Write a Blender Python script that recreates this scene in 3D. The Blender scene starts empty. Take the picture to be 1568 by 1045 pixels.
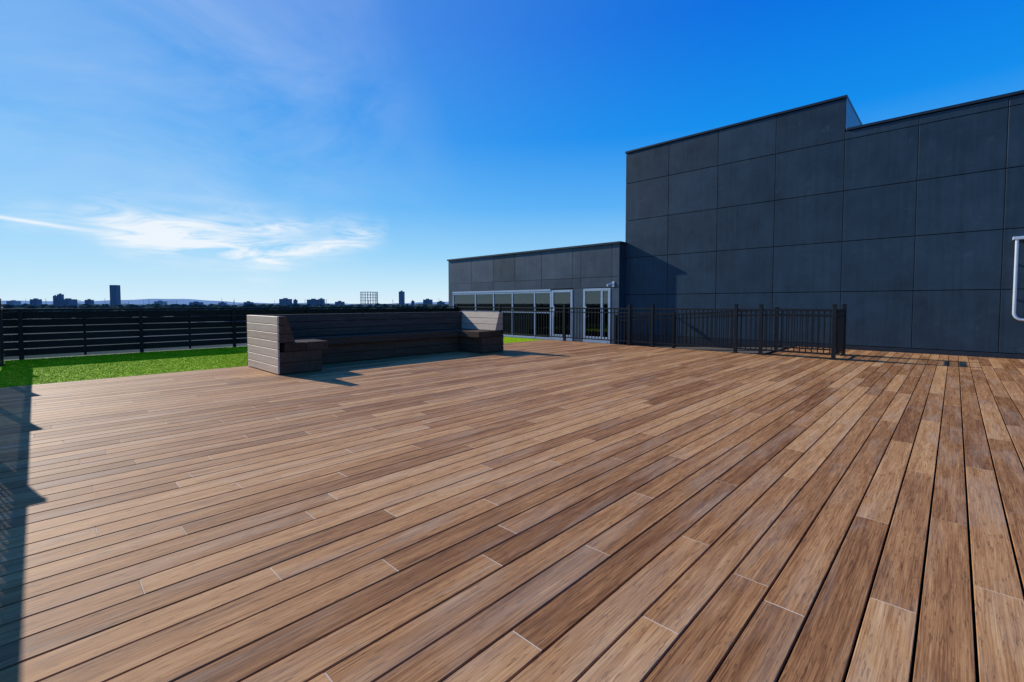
import bpy, bmesh, math, random
import numpy as np
from mathutils import Vector, Matrix
random.seed(7); rng=np.random.default_rng(7)
S=bpy.context.scene
S.view_settings.view_transform='Standard'
S.view_settings.look='None'
S.view_settings.exposure=0

YAW=math.radians(43.95); H=1.12; LENS=16.15
Fw=Vector((-math.sin(YAW),math.cos(YAW),0)); Rt=Vector((math.cos(YAW),math.sin(YAW),0))
SUN=Vector((-1.87,-0.36,1.0)).normalized()      # direction towards the sun

# ---------------------------------------------------------------- materials
def new_mat(name):
    m=bpy.data.materials.new(name); m.use_nodes=True
    nt=m.node_tree; b=nt.nodes['Principled BSDF']
    return m,nt,b
def N(nt,t,**kw):
    n=nt.nodes.new(t)
    for k,v in kw.items(): setattr(n,k,v)
    return n
def ramp(nt,stops):
    r=N(nt,'ShaderNodeValToRGB'); e=r.color_ramp.elements
    e[0].position=stops[0][0]; e[0].color=(*stops[0][1],1)
    e[1].position=stops[-1][0]; e[1].color=(*stops[-1][1],1)
    for p,c in stops[1:-1]:
        q=e.new(p); q.color=(*c,1)
    return r
def math_n(nt,op,a,b=None,c=None,clamp=False):
    n=N(nt,'ShaderNodeMath',operation=op); n.use_clamp=clamp
    for i,v in enumerate((a,b,c)):
        if v is None: continue
        if isinstance(v,(int,float)): n.inputs[i].default_value=v
        else: nt.links.new(v,n.inputs[i])
    return n.outputs[0]
def mixc(nt,fac,a,b,blend='MIX'):
    n=N(nt,'ShaderNodeMix',data_type='RGBA',blend_type=blend)
    for s,v in ((0,fac),(6,a),(7,b)):
        if isinstance(v,(int,float)): n.inputs[s].default_value=v
        elif isinstance(v,tuple): n.inputs[s].default_value=(*v,1)
        else: nt.links.new(v,n.inputs[s])
    return n.outputs[2]

def wood(name,axis,stops,rough=(.45,.65),spec=.3,fine=170,bump=.25,worn=.35,isl=.42,fleck=.5):
    """axis = grain direction 0/1/2"""
    m,nt,b=new_mat(name); L=nt.links
    tc=N(nt,'ShaderNodeTexCoord'); geo=N(nt,'ShaderNodeNewGeometry')
    rnd=geo.outputs['Random Per Island']
    off=N(nt,'ShaderNodeCombineXYZ')
    for i,k in enumerate((37.,91.,53.)): L.new(math_n(nt,'MULTIPLY',rnd,k),off.inputs[i])
    add=N(nt,'ShaderNodeVectorMath',operation='ADD')
    L.new(tc.outputs['Object'],add.inputs[0]); L.new(off.outputs[0],add.inputs[1])
    def noise(cross,along,detail,rgh=.6,dist=0):
        mp=N(nt,'ShaderNodeMapping'); s=[cross]*3; s[axis]=along
        mp.inputs['Scale'].default_value=s
        L.new(add.outputs[0],mp.inputs[0])
        n=N(nt,'ShaderNodeTexNoise'); n.inputs['Scale'].default_value=1
        n.inputs['Detail'].default_value=detail; n.inputs['Roughness'].default_value=rgh
        n.inputs['Distortion'].default_value=dist
        L.new(mp.outputs[0],n.inputs['Vector']); return n.outputs['Fac']
    n1=noise(fine,4.,4,.75); n2=noise(26,1.4,4,.7,.3); n4=noise(110,10,2,.75,.3)
    v=math_n(nt,'MULTIPLY_ADD',rnd,isl,.49-isl/2)
    v=math_n(nt,'ADD',v,math_n(nt,'MULTIPLY_ADD',n1,1.1,-.55))
    v=math_n(nt,'ADD',v,math_n(nt,'MULTIPLY_ADD',n2,.75,-.375))
    r=ramp(nt,stops); L.new(v,r.inputs[0])
    fl=ramp(nt,[(.57,(0,0,0)),(.66,(1,1,1))]); L.new(n4,fl.inputs[0])
    col=mixc(nt,math_n(nt,'MULTIPLY',fl.outputs[0],fleck),r.outputs[0],tuple(c*.6 for c in stops[0][1]))
    n5=noise(6,1.0,3,.65,.6)
    wr=ramp(nt,[(.48,(0,0,0)),(.72,(1,1,1))]); L.new(n5,wr.inputs[0])
    g=stops[-1][1]; gm=sum(g)/3
    col=mixc(nt,math_n(nt,'MULTIPLY',wr.outputs[0],worn),col,(gm*1.0,gm*.84,gm*.64))
    L.new(col,b.inputs['Base Color'])
    L.new(math_n(nt,'MULTIPLY_ADD',n2,rough[1]-rough[0],rough[0]),b.inputs['Roughness'])
    b.inputs['Specular IOR Level'].default_value=spec
    if bump:
        bp=N(nt,'ShaderNodeBump'); bp.inputs['Strength'].default_value=bump; bp.inputs['Distance'].default_value=.002
        L.new(n1,bp.inputs['Height']); L.new(bp.outputs[0],b.inputs['Normal'])
    return m

def plain(name,col,rough=.5,metal=0,var=.25,scale=6,spec=.5,bump=0):
    m,nt,b=new_mat(name); L=nt.links
    tc=N(nt,'ShaderNodeTexCoord'); n=N(nt,'ShaderNodeTexNoise')
    n.inputs['Scale'].default_value=scale; n.inputs['Detail'].default_value=5; n.inputs['Roughness'].default_value=.65
    L.new(tc.outputs['Object'],n.inputs['Vector'])
    r=ramp(nt,[(.3,tuple(c*(1-var) for c in col)),(.7,tuple(min(1,c*(1+var)) for c in col))])
    L.new(n.outputs['Fac'],r.inputs[0]); L.new(r.outputs[0],b.inputs['Base Color'])
    b.inputs['Roughness'].default_value=rough; b.inputs['Metallic'].default_value=metal
    b.inputs['Specular IOR Level'].default_value=spec
    if bump:
        bp=N(nt,'ShaderNodeBump'); bp.inputs['Strength'].default_value=bump; bp.inputs['Distance'].default_value=.01
        L.new(n.outputs['Fac'],bp.inputs['Height']); L.new(bp.outputs[0],b.inputs['Normal'])
    return m

def panel_mat(name,col,rough=.45,isl=.25,scuff=.28,spec=.3):
    m,nt,b=new_mat(name); L=nt.links
    tc=N(nt,'ShaderNodeTexCoord'); geo=N(nt,'ShaderNodeNewGeometry')
    rnd=geo.outputs['Random Per Island']
    mp=N(nt,'ShaderNodeMapping'); mp.inputs['Scale'].default_value=(11,11,.6); L.new(tc.outputs['Object'],mp.inputs[0])
    st=N(nt,'ShaderNodeTexNoise'); st.inputs['Scale'].default_value=1; st.inputs['Detail'].default_value=5; st.inputs['Roughness'].default_value=.7
    L.new(mp.outputs[0],st.inputs['Vector'])
    cl=N(nt,'ShaderNodeTexNoise'); cl.inputs['Scale'].default_value=1.7; cl.inputs['Detail'].default_value=7; cl.inputs['Roughness'].default_value=.7
    L.new(tc.outputs['Object'],cl.inputs['Vector'])
    v=math_n(nt,'MULTIPLY_ADD',rnd,isl,1-isl/2)
    v=math_n(nt,'ADD',v,math_n(nt,'MULTIPLY_ADD',st.outputs['Fac'],.8,-.4))
    v=math_n(nt,'ADD',v,math_n(nt,'MULTIPLY_ADD',cl.outputs['Fac'],1.2,-.6))
    cb=N(nt,'ShaderNodeVectorMath',operation='SCALE'); cb.inputs[0].default_value=col; L.new(v,cb.inputs['Scale'])
    sc=N(nt,'ShaderNodeTexNoise'); sc.inputs['Scale'].default_value=1.9; sc.inputs['Detail'].default_value=8; sc.inputs['Roughness'].default_value=.8; sc.inputs['Distortion'].default_value=1.6
    L.new(tc.outputs['Object'],sc.inputs['Vector'])
    sr=ramp(nt,[(.60,(0,0,0)),(.74,(1,1,1))]); L.new(sc.outputs['Fac'],sr.inputs[0])
    c=mixc(nt,math_n(nt,'MULTIPLY',sr.outputs[0],scuff),cb.outputs[0],(.18,.24,.29))
    L.new(c,b.inputs['Base Color'])
    L.new(math_n(nt,'MULTIPLY_ADD',cl.outputs['Fac'],.25,rough-.1),b.inputs['Roughness'])
    b.inputs['Specular IOR Level'].default_value=spec
    return m

DECK=[(.0,(.080,.027,.009)),(.28,(.215,.088,.031)),(.52,(.41,.193,.073)),(.80,(.62,.345,.148)),(1.,(.76,.49,.26))]
m_deck=wood('bamboo_decking',1,DECK,rough=(.56,.76),worn=.24,isl=.34,spec=.17,fine=230)
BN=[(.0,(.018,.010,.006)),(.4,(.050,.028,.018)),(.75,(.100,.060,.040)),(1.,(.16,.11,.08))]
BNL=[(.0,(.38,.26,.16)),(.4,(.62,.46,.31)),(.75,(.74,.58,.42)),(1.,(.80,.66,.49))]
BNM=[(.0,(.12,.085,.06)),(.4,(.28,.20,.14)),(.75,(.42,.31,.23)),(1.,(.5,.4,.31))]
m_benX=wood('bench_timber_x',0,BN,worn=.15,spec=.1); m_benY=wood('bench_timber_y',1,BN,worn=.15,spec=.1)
m_benL=wood('bench_timber_weathered_lit',0,BNL,worn=.2,fine=120,isl=.25,fleck=.2)  # weathered wood, lightened in the colour for sun grazing the near end
m_benM=wood('bench_timber_part_lit',0,BNM,worn=.3,fine=120)  # lighter copy of the timber, sunlit look of the far backrest painted in
FN=[(.0,(.006,.006,.007)),(.5,(.013,.012,.013)),(1.,(.03,.027,.027))]
m_fen=wood('fence_timber',1,FN,worn=.1,spec=.15)
m_core=plain('dark_substructure',(.006,.005,.005),.95,spec=.05)
m_joint=plain('joint_glint',(.62,.50,.38),.9,spec=.05)  # pale tone imitating light caught on the board-end edges
m_rail=plain('railing_powder_coat',(.009,.011,.014),.4,0,.2,20,spec=.3)
m_wall=panel_mat('cement_panel_dark',(.024,.047,.070),spec=.25)
m_wall2=panel_mat('cement_panel_grey',(.052,.076,.100),isl=.5)
m_wjoint=plain('panel_joint',(.006,.009,.014),.6,spec=.2)
m_cap=plain('metal_coping',(.018,.026,.038),.4,.2)
m_trim=plain('joint_trim',(.010,.018,.028),.5,.1)
m_side=plain('metal_flashing',(.10,.17,.26),.4,.3)
m_frame=plain('window_frame',(.42,.50,.58),.4,.1,.08)
m_conc=plain('concrete',(.07,.058,.048),.85,0,.25,3,bump=.3)
m_roof=plain('roof_membrane',(.10,.10,.105),.9,0,.25,1.5,spec=.1)
m_steel=plain('galvanised_steel',(.62,.66,.72),.35,.4,.1)
m_room=plain('interior_plaster',(.62,.52,.40),.8,0,.1)
m_room2=plain('interior_dark',(.06,.09,.09),.7,0,.3)
def glass():
    m,nt,b=new_mat('window_glass'); L=nt.links
    out=nt.nodes['Material Output']; g=N(nt,'ShaderNodeBsdfGlossy'); g.inputs['Roughness'].default_value=.02
    g.inputs['Color'].default_value=(.8,.9,.95,1)
    t=N(nt,'ShaderNodeBsdfTransparent'); t.inputs['Color'].default_value=(.50,.70,.68,1)
    fr=N(nt,'ShaderNodeFresnel'); fr.inputs['IOR'].default_value=1.9
    mx=N(nt,'ShaderNodeMixShader'); L.new(fr.outputs[0],mx.inputs[0]); L.new(t.outputs[0],mx.inputs[1]); L.new(g.outputs[0],mx.inputs[2])
    L.new(mx.outputs[0],out.inputs['Surface']); nt.nodes.remove(b); return m
m_glass=glass()

# ---------------------------------------------------------------- mesh helpers
def empty(name,loc=(0,0,0)):
    e=bpy.data.objects.new(name,None); e.location=loc; e.empty_display_size=.3
    S.collection.objects.link(e); return e
FACES=((0,3,2,1),(4,5,6,7),(0,1,5,4),(1,2,6,5),(2,3,7,6),(3,0,4,7))
def hexes(name,items,mat,parent=None,bevel=0,segs=1):
    V=[];Fc=[]
    for it in items:
        if len(it)==6:
            x0,x1,y0,y1,z0,z1=it
            it=[(x0,y0,z0),(x1,y0,z0),(x1,y1,z0),(x0,y1,z0),(x0,y0,z1),(x1,y0,z1),(x1,y1,z1),(x0,y1,z1)]
        a,b_,d,e=[Vector(it[k]) for k in (0,1,3,4)]
        flip=(b_-a).cross(d-a).dot(e-a)<0
        o=len(V); V+=list(it)
        for f in FACES: Fc.append([o+i for i in (f[::-1] if flip else f)])
    me=bpy.data.meshes.new(name); me.from_pydata(V,[],Fc); me.update()
    ob=bpy.data.objects.new(name,me); me.materials.append(mat); S.collection.objects.link(ob)
    if parent: ob.parent=parent
    if bevel:
        b=ob.modifiers.new('bevel','BEVEL'); b.width=bevel; b.segments=segs; b.limit_method='ANGLE'
    return ob
def tube(name,pts,r,mat,parent=None):
    c=bpy.data.curves.new(name,'CURVE'); c.dimensions='3D'; c.bevel_depth=r; c.bevel_resolution=4; c.use_fill_caps=True
    s=c.splines.new('POLY'); s.points.add(len(pts)-1)
    for p,q in zip(s.points,pts): p.co=(*q,1)
    ob=bpy.data.objects.new(name,c); c.materials.append(mat); S.collection.objects.link(ob)
    if parent: ob.parent=parent
    return ob

# ---------------------------------------------------------------- deck
DX0,DX1=-9.1,7.0; PITCH=.1435; BW=.1350; BL=1.86; DY0=-.52
deck=empty('wooden_deck'); boards=[];joints=[]
n=int((DX1-DX0)/PITCH)
for i in range(n):
    x0=DX0+i*PITCH; yend=11.1 if x0<-3.0 else 13.74
    off=((i*.7366)%BL)+random.uniform(-.10,.10)
    if i%7==3: off+=.5
    cuts=[DY0]; c=DY0-off%BL
    while c<yend:
        if c>cuts[-1]+.25 and c<yend-.25: cuts.append(c)
        c+=BL
    cuts.append(yend)
    for a,b_ in zip(cuts[:-1],cuts[1:]):
        dz=random.uniform(-.0005,.0005)
        boards.append((x0,x0+BW,a+.002,b_-.002,-.022+dz,dz))
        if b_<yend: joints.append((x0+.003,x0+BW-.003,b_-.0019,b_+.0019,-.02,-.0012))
hexes('deck_boards',boards,m_deck,deck,.0016,1)
hexes('board_joint_glints',joints,m_joint,deck)  # strips added in the butt gaps as painted edge glints
hexes('substructure',[(DX0,-3.05,DY0+.01,11.08,-.09,-.045),(-3.05,DX1,DY0+.01,13.7,-.09,-.045)],m_core,deck)
hexes('edge_trim',[(DX0-.03,DX0-.006,DY0,11.1,-.06,-.001)],m_benY,deck,.002)

# ---------------------------------------------------------------- turf
def turf():
    m,nt,b=new_mat('artificial_turf'); L=nt.links
    tc=N(nt,'ShaderNodeTexCoord'); n=N(nt,'ShaderNodeTexNoise'); n.inputs['Scale'].default_value=5; n.inputs['Detail'].default_value=6
    L.new(tc.outputs['Object'],n.inputs['Vector'])
    geo=N(nt,'ShaderNodeNewGeometry')
    v=math_n(nt,'ADD',math_n(nt,'MULTIPLY',n.outputs['Fac'],.6),math_n(nt,'MULTIPLY',geo.outputs['Random Per Island'],.4))
    r=ramp(nt,[(.2,(.17,.31,.002)),(.5,(.30,.48,.003)),(.85,(.46,.62,.006))]); L.new(v,r.inputs[0]); L.new(r.outputs[0],b.inputs['Base Color'])
    b.inputs['Roughness'].default_value=.8; b.inputs['Specular IOR Level'].default_value=.05
    X0,X1,Y0,Y1=-13.55,-9.14,DY0,11.1
    me=bpy.data.meshes.new('artificial_grass')
    nb=90000
    px=rng.uniform(X0,X1,nb); py=np.where(rng.random(nb)<.7,rng.uniform(Y0,3.4,nb),rng.uniform(3.4,Y1,nb))
    h=rng.uniform(.006,.014,nb); a=rng.uniform(0,math.pi*2,nb); w=.005
    lx=rng.normal(0,.016,nb); ly=rng.normal(0,.016,nb)
    z=-.012
    V=np.zeros((nb,3,3)); 
    V[:,0]=np.stack([px-w*np.cos(a),py-w*np.sin(a),np.full(nb,z)],1)
    V[:,1]=np.stack([px+w*np.cos(a),py+w*np.sin(a),np.full(nb,z)],1)
    V[:,2]=np.stack([px+lx,py+ly,z+h],1)
    base=np.array([[X0,Y0,z],[X1,Y0,z],[X1,Y1,z],[X0,Y1,z]])
    VV=np.concatenate([base,V.reshape(-1,3)])
    me.vertices.add(len(VV)); me.vertices.foreach_set('co',VV.ravel())
    me.loops.add(4+nb*3); me.loops.foreach_set('vertex_index',np.arange(4+nb*3))
    me.polygons.add(1+nb); me.polygons.foreach_set('loop_start',np.concatenate([[0],4+np.arange(nb)*3]))
    me.update(calc_edges=True)
    me.materials.append(m)
    ob=bpy.data.objects.new('artificial_grass',me); S.collection.objects.link(ob)
turf()

# ---------------------------------------------------------------- U-shaped bench
bench=empty('wooden_bench')
BX0,BX1,BY0,BY1=-9.04,-7.57,2.60,7.57
TOP=.92; SEAT=.50; SL=.36; TH=.14; TS=.27; DP=.76; DB=.69
def inner(z): return TH+(TS-TH)*min(1,max(0,(TOP-z)/(TOP-SEAT)))
def rows(z0,z1,k,g=.006):
    h=(z1-z0)/k
    return [(z0+i*h+g/2,z0+(i+1)*h-g/2) for i in range(k)]
def wing(sgn,yb,pre):
    Y=lambda t: yb+sgn*t
    def prism(t0a,t1a,t0b,t1b,z0,z1,x0,x1):
        return [(x0,Y(t0a),z0),(x1,Y(t0a),z0),(x1,Y(t1a),z0),(x0,Y(t1a),z0),(x0,Y(t0b),z1),(x1,Y(t0b),z1),(x1,Y(t1b),z1),(x0,Y(t1b),z1)]
    outer=[prism(0,.025,0,.025,z0,z1,BX0,BX1) for z0,z1 in rows(.01,TOP,7,.010)]
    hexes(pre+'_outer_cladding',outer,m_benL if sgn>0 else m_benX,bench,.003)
    back=[prism(.026,inner(z0),.026,inner(z1),z0,z1,BX0+.02,BX1) for z0,z1 in rows(SEAT,TOP,3)]
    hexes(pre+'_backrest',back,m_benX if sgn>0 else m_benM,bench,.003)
    hexes(pre+'_seat',[prism(.10,.43,.10,.43,SL,SEAT-.004,BX0+.02,BX1+.02),prism(.436,DP+.03,.436,DP+.03,SL,SEAT-.004,BX0+.02,BX1+.02)],m_benX,bench,.006,2)
    hexes(pre+'_base',[prism(.026,DB,.026,DB,z0,z1,BX0+.02,BX1) for z0,z1 in rows(.01,SL-.003,2)],m_benX,bench,.003)
    hexes(pre+'_core',[prism(.03,DB-.01,.03,DB-.01,.005,SL-.01,BX0+.03,BX1-.01),prism(.03,TH-.01,.03,TH-.01,SEAT,TOP-.01,BX0+.03,BX1-.01)],m_core,bench)
wing(1,BY0,'near_wing'); wing(-1,BY1,'far_wing')
def mprism(t0a,t1a,t0b,t1b,z0,z1,y0,y1):
    X=lambda t:BX0+t
    return [(X(t0a),y0,z0),(X(t1a),y0,z0),(X(t1a),y1,z0),(X(t0a),y1,z0),(X(t0b),y0,z1),(X(t1b),y0,z1),(X(t1b),y1,z1),(X(t0b),y1,z1)]
ya,yb=BY0+TH+.002,BY1-TH-.002
hexes('main_outer_cladding',[mprism(-.026,-.002,-.026,-.002,z0,z1,BY0,BY1) for z0,z1 in rows(.01,TOP,7)],m_benY,bench,.003)
hexes('main_backrest',[mprism(.0,inner(z0),.0,inner(z1),z0,z1-.002,ya,yb) for z0,z1 in rows(SEAT,TOP,3)],m_benY,bench,.003)
s0,s1=BY0+DP+.032,BY1-DP-.032
hexes('main_seat',[mprism(.10,.43,.10,.43,SL,SEAT-.004,s0,s1),mprism(.436,DP+.03,.436,DP+.03,SL,SEAT-.004,s0,s1)],m_benY,bench,.006,2)
hexes('main_base',[mprism(.03,DB,.03,DB,z0,z1,s0-.09,s1+.09) for z0,z1 in rows(.012,SL-.004,2)],m_benY,bench,.003)
hexes('main_core',[mprism(.03,DB-.01,.03,DB-.01,.006,SL-.012,s0-.08,s1+.08),mprism(.03,TH-.02,.03,TH-.02,SEAT,TOP-.02,ya+.01,yb-.01)],m_core,bench)

# ---------------------------------------------------------------- slatted fence (far side)
fence=empty('slatted_timber_fence')
FX=-13.6; items=[]
FY0,FY1=DY0,11.35
k=7; h=.136; g=.015
for i in range(k-1):
    z0=.06+i*(h+g)
    items.append((FX-.012,FX+.012,FY0,FY1,z0,z0+h))
hexes('slats',items,m_fen,fence,.003)
hexes('top_cap',[(FX-.05,FX+.06,FY0,FY1,.975,1.015)],m_fen,fence,.003)
ps=[];y=-.22
while y<FY1: ps.append((FX+.014,FX+.084,y-.035,y+.035,-.1,.974)); y+=1.905
hexes('posts',ps,m_fen,fence,.004)
lb=[];y=-.22+.95
while y<FY1: lb.append((FX-.04,FX-.014,y-.02,y+.02,0,.96)); y+=1.905
hexes('battens',lb,m_core,fence)

# ---------------------------------------------------------------- picket railings
def picket_run(parent,p0,p1,tag,top=1.0,z0=0,z1=0,posts=(0,1),ptop=1.1,pitch=.105,pk=.018,sub=True,bot=.09,rh=.04,pw=.068):
    p0=Vector((*p0,0)); p1=Vector((*p1,0)); L_=(p1-p0).length; d=(p1-p0)/L_; nrm=Vector((-d.y,d.x,0))
    zz=lambda t: z0+(z1-z0)*t/L_
    def bar(t0,t1,w,za,zb):
        r=[]
        for zo in (za,zb):
            for t,s in ((t0,-1),(t1,-1),(t1,1),(t0,1)):
                q=p0+d*t+nrm*s*w/2; r.append((q.x,q.y,zz(t)+zo))
        return r
    rails=[bar(0,L_,.045,top-rh,top),bar(0,L_,.032,bot,bot+.03)]
    if sub: rails.append(bar(0,L_,.030,top-.15,top-.12))
    hexes(tag+'_rails',rails,m_rail,parent,.003)
    pks=[];t=pitch*.6
    while t<L_-.03:
        pks.append(bar(t-pk/2,t+pk/2,pk,bot+.03,top-rh-.001)); t+=pitch
    hexes(tag+'_pickets',pks,m_rail,parent)
    pp=[]
    for f in posts:
        t=f*L_; pp.append(bar(t-pw/2,t+pw/2,pw,-.02,ptop)); pp.append(bar(t-pw/2-.007,t+pw/2+.007,pw+.014,ptop+.001,ptop+.016))
        pp.append(bar(t-.055,t+.055,.11,.001,.012))
    hexes(tag+'_posts',pp,m_rail,parent,.003)
RX=-1.72
rail=empty('metal_picket_railing')
xs=[-13.5,-11.2,-8.43,-6.26,-3.57,RX]
L_=RX-xs[0]
picket_run(rail,(xs[0],11.02),(RX,11.02),'front',posts=[(x-xs[0])/L_ for x in xs+[-3.05,-5.6]],ptop=1.09)
picket_run(rail,(RX+.02,11.06),(RX+.02,12.0),'return',posts=(1,),ptop=1.09)
rail2=empty('ramp_handrail_railing')
picket_run(rail2,(-7.3,12.05),(-3.0,12.05),'sloped',z0=-.26,z1=0,posts=(0,.42,1),ptop=1.02)
picket_run(rail2,(-2.96,12.05),(RX-.02,12.05),'level',posts=(),ptop=1.02)
perim=empty('perimeter_picket_railing')
PX0,PX1=-13.5,6.0; PL=PX1-PX0; PY=-.46
picket_run(perim,(PX0,PY),(PX1,PY),'perimeter',top=1.05,posts=[(x-PX0)/PL for x in (-12.4,-10.25,-8.1,-5.95,-3.8,-1.65,.5,2.65,4.8)],ptop=1.19,pitch=.110,pk=.017,sub=False,rh=.05)

# ---------------------------------------------------------------- ramp & sunken landing
land=empty('entrance_ramp')
hexes('landing',[(-13.55,-7.0,11.12,13.42,-.40,-.25)],m_conc,land)
hexes('slope',[[(-6.998,11.12,-.4),(-3.07,11.12,-.4),(-3.07,13.72,-.4),(-6.998,13.72,-.4),(-6.998,11.12,-.25),(-3.07,11.12,-.002),(-3.07,13.72,-.002),(-6.998,13.72,-.25)]],m_conc,land)

# ---------------------------------------------------------------- tall building
WY=13.80
tall=empty('panel_clad_building')
XL=-8.03; XS=-2.04
xa=[XL,-6.53,-5.04,-3.55,XS]; xb=[XS,-.69,.67,2.04,3.41,4.78,6.15,7.52,8.9,10.3]
za=[.10,1.41,2.64,3.87,5.10,6.10]; zb=[.10,1.41,2.64,3.87,5.10,5.30]
g=.008
hexes('wall_core_tall',[(XL+.02,XS-.002,WY+.03,24,-.5,6.08)],m_wjoint,tall)
hexes('wall_core_low',[(XS+.0,10.3,WY+.03,24,-.5,5.28)],m_wjoint,tall)
it=[]
for xs_,zs in ((xa,za),(xb,zb)):
    for a,b_ in zip(xs_[:-1],xs_[1:]):
        for c,d in zip(zs[:-1],zs[1:]): it.append((a+g,b_-g,WY,WY+.028,c+g,d-g))
hexes('cladding_panels',it,m_wall,tall,.003)
tr=[(x-.006,x+.006,WY+.014,WY+.029,.1,(6.1 if x<XS-.1 else 5.3)) for x in xa[1:-1]+xb[:-1]]
hexes('vertical_joint_trims',tr,m_trim,tall)
hexes('base_flashing',[(XL,10.3,WY-.015,WY+.02,-.28,.095)],m_cap,tall,.003)
hexes('coping_tall',[(XL-.02,XS+.02,WY-.03,24,6.11,6.17)],m_cap,tall,.004)
hexes('coping_low',[(XS+.025,10.32,WY-.03,24,5.31,5.37)],m_cap,tall,.004)
hexes('step_side_flashing',[(XS+.0015,XS+.012,WY+.0,23.9,5.372,6.108)],m_side,tall)
hexes('left_side_cladding',[(XL-.002,XL+.018,WY+.4,23.9,3.2,6.1)],m_wall,tall)

# ---------------------------------------------------------------- low entrance block
low=empty('entrance_building')
LY=13.45; LX0=-17.1; HT=3.10
zf=-.25
op0,op1=-16.75,-10.95
d1=(-10.90,-9.93); d2=(-9.47,-8.36); DH=1.60; WH=1.58
hexes('roof_slab',[(LX0+.03,XL-.03,LY+.03,22,2.2,HT-.02)],m_wjoint,low)
hexes('room_floor',[(LX0+.03,XL-.03,LY+.03,22,-.6,zf)],m_conc,low)
hexes('room_back_wall',[(LX0+.05,XL-.05,18.0,18.2,zf,2.2)],m_room,low)
hexes('room_partitions',[(-13.1,-13.0,LY+1.2,18,zf,2.2),(-9.75,-9.66,LY+.4,18,zf,2.2),(-15,-14.4,15,15.6,zf,1.0),(-12.4,-11.3,15.2,15.9,zf,.7)],m_room2,low)
hexes('room_ceiling',[(LX0+.05,XL-.05,LY+.06,18,2.14,2.198)],m_room,low)
hexes('side_walls',[(XL-.06,XL-.001,LY+.001,WY+.02,-.5,HT-.002),(XL-.06,XL-.025,WY+.03,22,-.5,HT-.03),(LX0+.001,LX0+.06,LY+.03,22,-.5,HT-.002)],m_wall,low)
g=.006
jx=[LX0,-15.45,-14.07,-12.8,-11.4,-9.96,-9.58,-8.31,XL]
it=[]
for a,b_ in zip(jx[:-1],jx[1:]):
    it.append((a+g,b_-g,LY,LY+.028,2.02+g,HT-g))
    it.append((a+g,b_-g,LY,LY+.028,1.66+g,2.02-g))
hexes('facade_panels',it,m_wall2,low,.003)
it=[(LX0+g,op0-g,LY,LY+.028,zf,1.655),(d1[1]+.02,d2[0]-.02,LY,LY+.028,zf,1.655),(d2[1]+.02,XL-g,LY,LY+.028,zf,1.655)]
hexes('facade_piers',it,m_wall2,low,.003)
hexes('facade_backing',[(LX0+.02,XL-.07,LY+.03,LY+.06,1.66,2.14),(LX0+.02,op0-.02,LY+.03,LY+.06,zf,1.66),(d1[1]+.03,d2[0]-.03,LY+.03,LY+.06,zf,1.66),(d2[1]+.03,XL-.07,LY+.03,LY+.06,zf,1.66)],m_wjoint,low)
hexes('coping',[(LX0-.04,XL+.05,LY-.05,LY+.4,HT,HT+.07),(XL-.3,XL+.05,LY+.402,WY-.035,HT,HT+.07),(LX0-.04,XL-.31,LY+.402,22,HT,HT+.07)],m_cap,low,.004)
fr=[];gl=[]
wx=[op0,-15.2,-14.05,-12.95,-11.75,op1]
for x in wx: fr.append((x-.03,x+.03,LY-.005,LY+.06,zf,WH))
for a,b_ in zip(wx[:-1],wx[1:]):
    fr.append((a+.031,b_-.031,LY,LY+.055,WH-.06,WH)); fr.append((a+.031,b_-.031,LY,LY+.055,zf,zf+.08)); fr.append((a+.031,b_-.031,LY,LY+.055,.75,.80))
    gl.append((a+.03,b_-.03,LY+.025,LY+.03,zf+.08,WH-.06))
fr.append((LX0+.3,op1,LY-.01,LY+.06,WH+.001,1.655))
hexes('window_frames',fr,m_frame,low,.004)
hexes('window_glazing',gl,m_glass,low)
for nme,(a,b_),top in (('glazed_door',d1,1.62),('entrance_door',d2,1.64)):
    f=[(a,a+.09,LY-.012,LY+.05,zf,top),(b_-.09,b_,LY-.012,LY+.05,zf,top),(a+.091,b_-.091,LY-.012,LY+.05,top-.09,top),(a+.091,b_-.091,LY-.012,LY+.05,zf,zf+.22)]
    if nme=='entrance_door':
        mx=b_-.38; f.append((mx,mx+.08,LY-.012,LY+.05,zf+.221,top-.091))
    hexes(nme+'_frame',f,m_frame,low,.005)
    hexes(nme+'_glass',[(a+.09,b_-.09,LY+.02,LY+.026,zf+.22,top-.09)],m_glass,low)
    tube(nme+'_handle',[(a+.16,LY-.012,.65),(a+.16,LY-.06,.65),(a+.16,LY-.06,1.0),(a+.16,LY-.012,1.0)],.012,m_steel,low)
lamp=empty('security_camera')
hexes('mount',[(-8.29,-8.21,LY-.02,LY-.001,1.68,1.86)],m_steel,lamp,.004)
hexes('arm',[(-8.265,-8.235,LY-.16,LY-.02,1.76,1.79)],m_steel,lamp)
tube('body',[(-8.33,LY-.26,1.72),(-8.22,LY-.12,1.76)],.04,m_frame,lamp)

gp=empty('wall_mounted_pipe')
def arc(cx,cz,r,a0,a1,y,k=8): return [(cx+r*math.cos(math.radians(a0+(a1-a0)*i/k)),y,cz+r*math.sin(math.radians(a0+(a1-a0)*i/k))) for i in range(k+1)]
py=WY-.10
tube('pipe',[(.86,py,2.42)]+arc(1.00,.93,.14,180,270,py)+[(1.9,py,.79)],.028,m_steel,gp)
hexes('top_bracket',[(.80,1.35,WY-.14,WY-.002,2.40,2.46)],m_steel,gp,.004)
hexes('clips',[(.84,.88,WY-.1,WY-.002,z,z+.03) for z in (1.2,1.9)],m_steel,gp)

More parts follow.
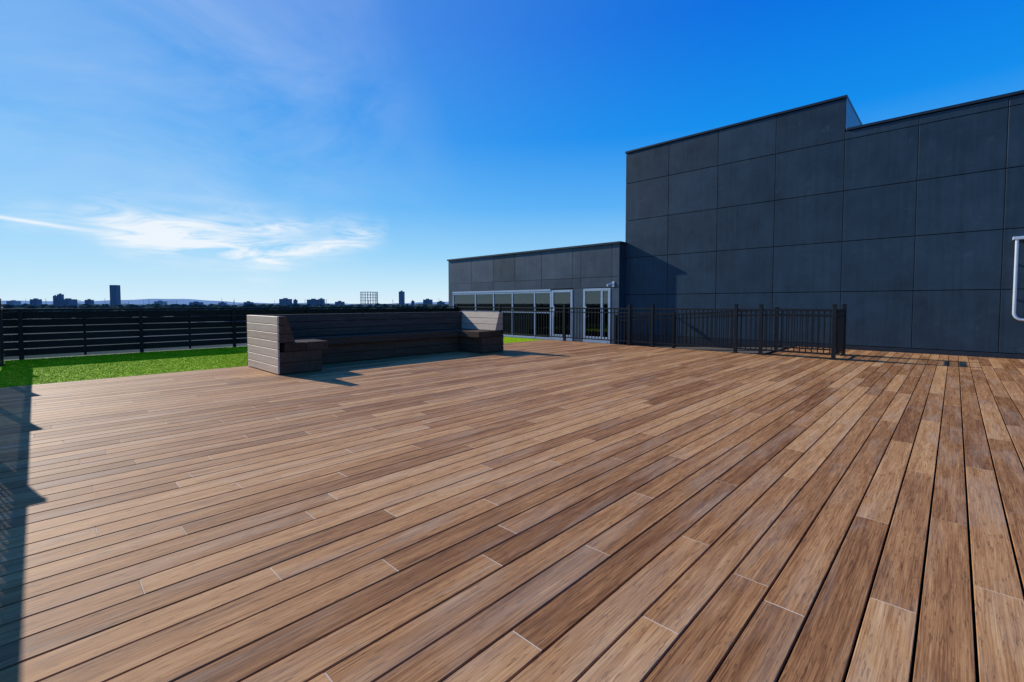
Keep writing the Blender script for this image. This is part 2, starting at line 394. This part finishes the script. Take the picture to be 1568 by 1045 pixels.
# ---------------------------------------------------------------- host building mass + land
hexes('apartment_block',[(-13.95,12,-.7,24.5,-19,-.42),(-13.95,-13.56,-.7,11.4,-.419,-.03),(-13.5,-9.13,DY0,11.1,-.419,-.03),(-18,-13.96,11.4,24.5,-19,-.45)],m_roof,None)

def land_mat():
    m,nt,b=new_mat('land'); L=nt.links
    tc=N(nt,'ShaderNodeTexCoord'); n=N(nt,'ShaderNodeTexNoise'); n.inputs['Scale'].default_value=.006; n.inputs['Detail'].default_value=8
    L.new(tc.outputs['Object'],n.inputs['Vector'])
    r=ramp(nt,[(.35,(.03,.05,.04)),(.5,(.06,.08,.07)),(.65,(.11,.12,.13))]); L.new(n.outputs['Fac'],r.inputs[0]); L.new(r.outputs[0],b.inputs['Base Color'])
    b.inputs['Roughness'].default_value=1; b.inputs['Specular IOR Level'].default_value=0; return m
me=bpy.data.meshes.new('ground'); Rg=30000
me.from_pydata([(-Rg,-Rg,-19),(Rg,-Rg,-19),(Rg,Rg,-19),(-Rg,Rg,-19)],[],[(0,1,2,3)]); me.materials.append(land_mat())
S.collection.objects.link(bpy.data.objects.new('ground',me))

def at(bear,depth):
    u=math.tan(math.radians(bear)); p=Fw*depth+Rt*(u*depth); return p
def hills(name,depth,b0,b1,fn,mat,nseg=260,thick=900):
    V=[];Fc=[]
    for i in range(nseg+1):
        b=b0+(b1-b0)*i/nseg; p=at(b,depth); q=at(b,depth*.86); w=at(b,depth*1.25); hz=fn(b)
        V+=[(q.x,q.y,-19.2),(p.x,p.y,hz),(w.x,w.y,-19.2)]
    for i in range(nseg):
        a=i*3; Fc+=[(a,a+3,a+4,a+1),(a+1,a+4,a+5,a+2)]
    me=bpy.data.meshes.new(name); me.from_pydata(V,[],Fc); me.materials.append(mat)
    S.collection.objects.link(bpy.data.objects.new(name,me))
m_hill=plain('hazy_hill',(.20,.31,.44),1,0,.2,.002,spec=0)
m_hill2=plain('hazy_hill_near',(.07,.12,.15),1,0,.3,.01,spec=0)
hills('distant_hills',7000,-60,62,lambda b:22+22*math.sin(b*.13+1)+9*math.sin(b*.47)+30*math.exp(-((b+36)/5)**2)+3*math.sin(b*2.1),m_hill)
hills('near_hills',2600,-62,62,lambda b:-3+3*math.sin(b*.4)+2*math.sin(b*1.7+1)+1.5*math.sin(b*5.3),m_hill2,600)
bm=bmesh.new(); bmesh.ops.create_icosphere(bm,subdivisions=2,radius=1)
tv=np.array([v.co[:] for v in bm.verts]); tf=np.array([[v.index for v in f.verts] for f in bm.faces]); bm.free()
VV=[];FF=[];o=0
for i in range(1100):
    b=random.uniform(-60,60); dep=random.uniform(500,1400); p=at(b,dep); r=random.uniform(4,9); topz=random.uniform(-8,.8)
    v=tv*rng.uniform(.7,1.25,(len(tv),1))*np.array([r*1.3,r*1.3,r])+np.array([p.x,p.y,topz-r])
    VV.append(v); FF.append(tf+o); o+=len(tv)
    t=np.array([[-.4,-.4,-19],[.4,-.4,-19],[0,.5,-19],[0,0,topz-r]])+np.array([p.x,p.y,0]); VV.append(t)
    FF.append(np.array([[0,1,3],[1,2,3],[2,0,3]])+o); o+=4
me=bpy.data.meshes.new('distant_trees'); me.from_pydata(np.concatenate(VV).tolist(),[],np.concatenate(FF).tolist())
me.materials.append(plain('distant_foliage',(.04,.065,.06),1,0,.5,.05,spec=0))
S.collection.objects.link(bpy.data.objects.new('distant_trees',me))

m_far=plain('hazy_concrete',(.15,.20,.28),.9,0,.15,.05,spec=0)  # aerial haze put into the colours of the skyline materials
m_farw=plain('hazy_windows',(.08,.11,.16),.8,0,.1,.05,spec=0)
m_farl=plain('hazy_render',(.30,.36,.43),.9,0,.15,.05,spec=0)
def tower(name,px,w,top,depth=1500,mat=None,storeys=8,bays=4,rooftop=True):
    u=(px-784)/705.; p=Fw*depth+Rt*(u*depth)
    e=empty(name,(p.x,p.y,-19)); e.rotation_euler[2]=YAW+random.uniform(-.25,.25)
    Ht=top+19; hw=w/2
    hexes('walls',[(-hw,hw,-hw*.8,hw*.8,0,Ht)],mat or m_far,e)
    if rooftop: hexes('plant_room',[(-hw*.4,hw*.3,-hw*.3,hw*.3,Ht,Ht+3)],mat or m_far,e)
    wi=[]; sh=Ht/storeys; bw=w/bays
    for i in range(storeys):
        for j in range(bays):
            x0=-hw+j*bw+bw*.2
            wi.append((x0,x0+bw*.6,-hw*.8-.15,-hw*.8+.05,i*sh+sh*.35,i*sh+sh*.8))
    hexes('windows',wi,m_farw,e)
tower('tower_block',176,21,61,storeys=24,bays=4,rooftop=False)
for px,w,top in ((54,22,15),(84,9,26),(92,13,31),(104,34,15),(136,18,13),(437,30,16),(452,10,13),(480,34,14),(492,16,16),(655,26,14),(632,10,9),(20,26,9),(300,30,5),(245,26,8),(380,22,6),(520,24,7),(675,20,7),(340,18,4)):
    tower('apartment_tower',px,w,top,storeys=int((top+19)/3),bays=max(3,int(w/4)),mat=random.choice([m_far,m_far,m_farl]) if top<12 else m_far)
tower('office_tower',615,15,40,storeys=18,bays=3)
u=(565-784)/705.; gp_=Fw*1500+Rt*(u*1500)
gh=empty('gas_holder_frame',(gp_.x,gp_.y,-19)); R_=27; its=[]
nc=20
for i in range(nc):
    a=2*math.pi*i/nc; c,s_=math.cos(a)*R_,math.sin(a)*R_
    its.append((c-.45,c+.45,s_-.45,s_+.45,0,58))
hexes('columns',its,m_far,gh)
for j,z in enumerate((20,30,39,48,57)):
    tube('ring_%d'%j,[(math.cos(2*math.pi*i/40)*R_,math.sin(2*math.pi*i/40)*R_,z) for i in range(41)],.45,m_far,gh)
mi=[]
for i in range(36):
    px=random.uniform(10,690); dep=random.uniform(900,1500); p=Fw*dep+Rt*((px-784)/705.*dep); t=random.uniform(3,9)*dep/705.
    mi.append((p.x-.3,p.x+.3,p.y-.3,p.y+.3,-19,t))
    if i%2: mi.append((p.x-2.2,p.x+2.2,p.y-.31,p.y+.31,t-.9,t-.3))
hexes('lighting_masts',mi,m_far)
u=(112-784)/705.; cp=Fw*1400+Rt*(u*1400)
cr=empty('tower_crane',(cp.x,cp.y,-19)); cr.rotation_euler[2]=YAW
hexes('mast',[(-.8,.8,-.8,.8,0,29)],m_far,cr); hexes('jib',[(-10,22,-.5,.5,29,30.2)],m_far,cr); hexes('counterweight',[(-10,-6,-1,1,26.5,29)],m_far,cr)

# ---------------------------------------------------------------- sky
W=bpy.data.worlds.new('World'); S.world=W; W.use_nodes=True; nt=W.node_tree; L=nt.links
bg=nt.nodes['Background']; SK=.10
sky=N(nt,'ShaderNodeTexSky',sky_type='NISHITA'); sky.sun_disc=False
sky.sun_elevation=math.asin(SUN.z); sky.sun_rotation=math.atan2(SUN.x,SUN.y)
sky.air_density=1.0; sky.dust_density=.1; sky.ozone_density=4.0; sky.altitude=100
tc=N(nt,'ShaderNodeTexCoord'); D=tc.outputs['Generated']
def dot(v):
    n_=N(nt,'ShaderNodeVectorMath',operation='DOT_PRODUCT'); L.new(D,n_.inputs[0]); n_.inputs[1].default_value=v; return n_.outputs['Value']
sz=dot((0,0,1))
k_=1/SK
gr=ramp(nt,[(0.0,(.74,.88,.96)),(.035,(.58,.82,.96)),(.10,(.32,.66,.96)),(.20,(.100,.44,.93)),(.33,(.004,.27,.86)),(.50,(.0,.165,.76)),(1.,(.0,.08,.45))])
L.new(sz,gr.inputs[0])
sdot=dot(SUN)
glow=math_n(nt,'POWER',math_n(nt,'MAXIMUM',sdot,0.0),3.5)
gcol=mixc(nt,math_n(nt,'MULTIPLY',glow,.40,clamp=True),gr.outputs[0],(.34,.70,.97))
scl=N(nt,'ShaderNodeVectorMath',operation='SCALE'); L.new(gcol,scl.inputs[0]); scl.inputs['Scale'].default_value=k_
base=mixc(nt,.03,scl.outputs[0],sky.outputs[0])
az=math_n(nt,'ARCTAN2',dot(Rt),dot(Fw)); el=math_n(nt,'ARCSINE',sz)
def nz(ax,ay,scale,detail,dist=0,r_=.55):
    c=N(nt,'ShaderNodeCombineXYZ'); L.new(math_n(nt,'MULTIPLY',az,ax),c.inputs[0]); L.new(math_n(nt,'MULTIPLY',el,ay),c.inputs[1])
    n_=N(nt,'ShaderNodeTexNoise'); n_.inputs['Scale'].default_value=scale; n_.inputs['Detail'].default_value=detail; n_.inputs['Distortion'].default_value=dist; n_.inputs['Roughness'].default_value=r_
    L.new(c.outputs[0],n_.inputs['Vector']); return n_.outputs['Fac']
w1=nz(5,9,1,3); w2=nz(5,26,1.3,5,1.2,.6); w3=nz(2.5,6,.9,5,.8,.6)
elw=math_n(nt,'ADD',el,math_n(nt,'MULTIPLY_ADD',w1,.05,-.025))
def pa(x,y):
    u=(x-784)/705.; v=(465-y)/705.; return math.atan(u),math.atan(v/math.sqrt(1+u*u))
def stroke(x0,y0,x1,y1,wd,st,elx):
    a0,e0=pa(x0,y0); a1,e1=pa(x1,y1); Ln=math.hypot(a1-a0,e1-e0); c,s_=(a1-a0)/Ln,(e1-e0)/Ln
    A=math_n(nt,'SUBTRACT',az,a0); E=math_n(nt,'SUBTRACT',elx,e0)
    t=math_n(nt,'DIVIDE',math_n(nt,'ADD',math_n(nt,'MULTIPLY',A,c),math_n(nt,'MULTIPLY',E,s_)),Ln)
    d=math_n(nt,'SUBTRACT',math_n(nt,'MULTIPLY',E,c),math_n(nt,'MULTIPLY',A,s_))
    d=math_n(nt,'DIVIDE',d,wd/705.); gd=math_n(nt,'EXPONENT',math_n(nt,'MULTIPLY',math_n(nt,'MULTIPLY',d,d),-1))
    q=math_n(nt,'SUBTRACT',math_n(nt,'MULTIPLY',t,2),1); q=math_n(nt,'POWER',math_n(nt,'ABSOLUTE',q),2.)
    ge=math_n(nt,'SUBTRACT',1.0,q,clamp=True)
    return math_n(nt,'MULTIPLY',math_n(nt,'MULTIPLY',gd,ge),st)
st=None
for a in ((110,322,450,408,20,1.5),(150,368,360,332,12,1.0),(370,408,600,352,15,1.8),(340,358,570,338,12,.7),(-20,332,220,345,12,.6),(150,345,480,355,34,.55)):
    v=stroke(*a,elw); st=v if st is None else math_n(nt,'ADD',st,v)
rr=ramp(nt,[(.36,(0,0,0)),(.70,(1,1,1))]); L.new(w2,rr.inputs[0])
cl=math_n(nt,'MULTIPLY',st,rr.outputs[0])
ct=stroke(-200,300,165,358,2.0,.75,el)
cl=math_n(nt,'ADD',cl,ct)
big=stroke(-300,300,640,60,220,.30,el)
bigr=ramp(nt,[(.35,(0,0,0)),(.75,(1,1,1))]); L.new(w3,bigr.inputs[0])
cl=math_n(nt,'ADD',cl,math_n(nt,'MULTIPLY',big,bigr.outputs[0]),clamp=True)
c=mixc(nt,math_n(nt,'MULTIPLY',cl,.85),base,(9.3,9.6,9.9))
L.new(c,bg.inputs['Color']); bg.inputs['Strength'].default_value=SK

# ---------------------------------------------------------------- sun
sd=bpy.data.lights.new('sun','SUN'); sd.energy=5.0; sd.angle=math.radians(.5); sd.color=(1,.95,.86)
so=bpy.data.objects.new('sun',sd); S.collection.objects.link(so); so.rotation_euler=SUN.to_track_quat('Z','Y').to_euler(); so.location=SUN*50

# ---------------------------------------------------------------- camera
cd=bpy.data.cameras.new('camera'); cd.sensor_width=36; cd.lens=LENS; cd.clip_start=.05; cd.clip_end=60000
PT=2.3; cd.shift_y=-(57.5-705*math.tan(math.radians(PT)))/1568
co=bpy.data.objects.new('camera',cd); S.collection.objects.link(co); co.location=(0,0,H)
co.rotation_euler=(math.radians(90-PT),0,YAW); S.camera=co
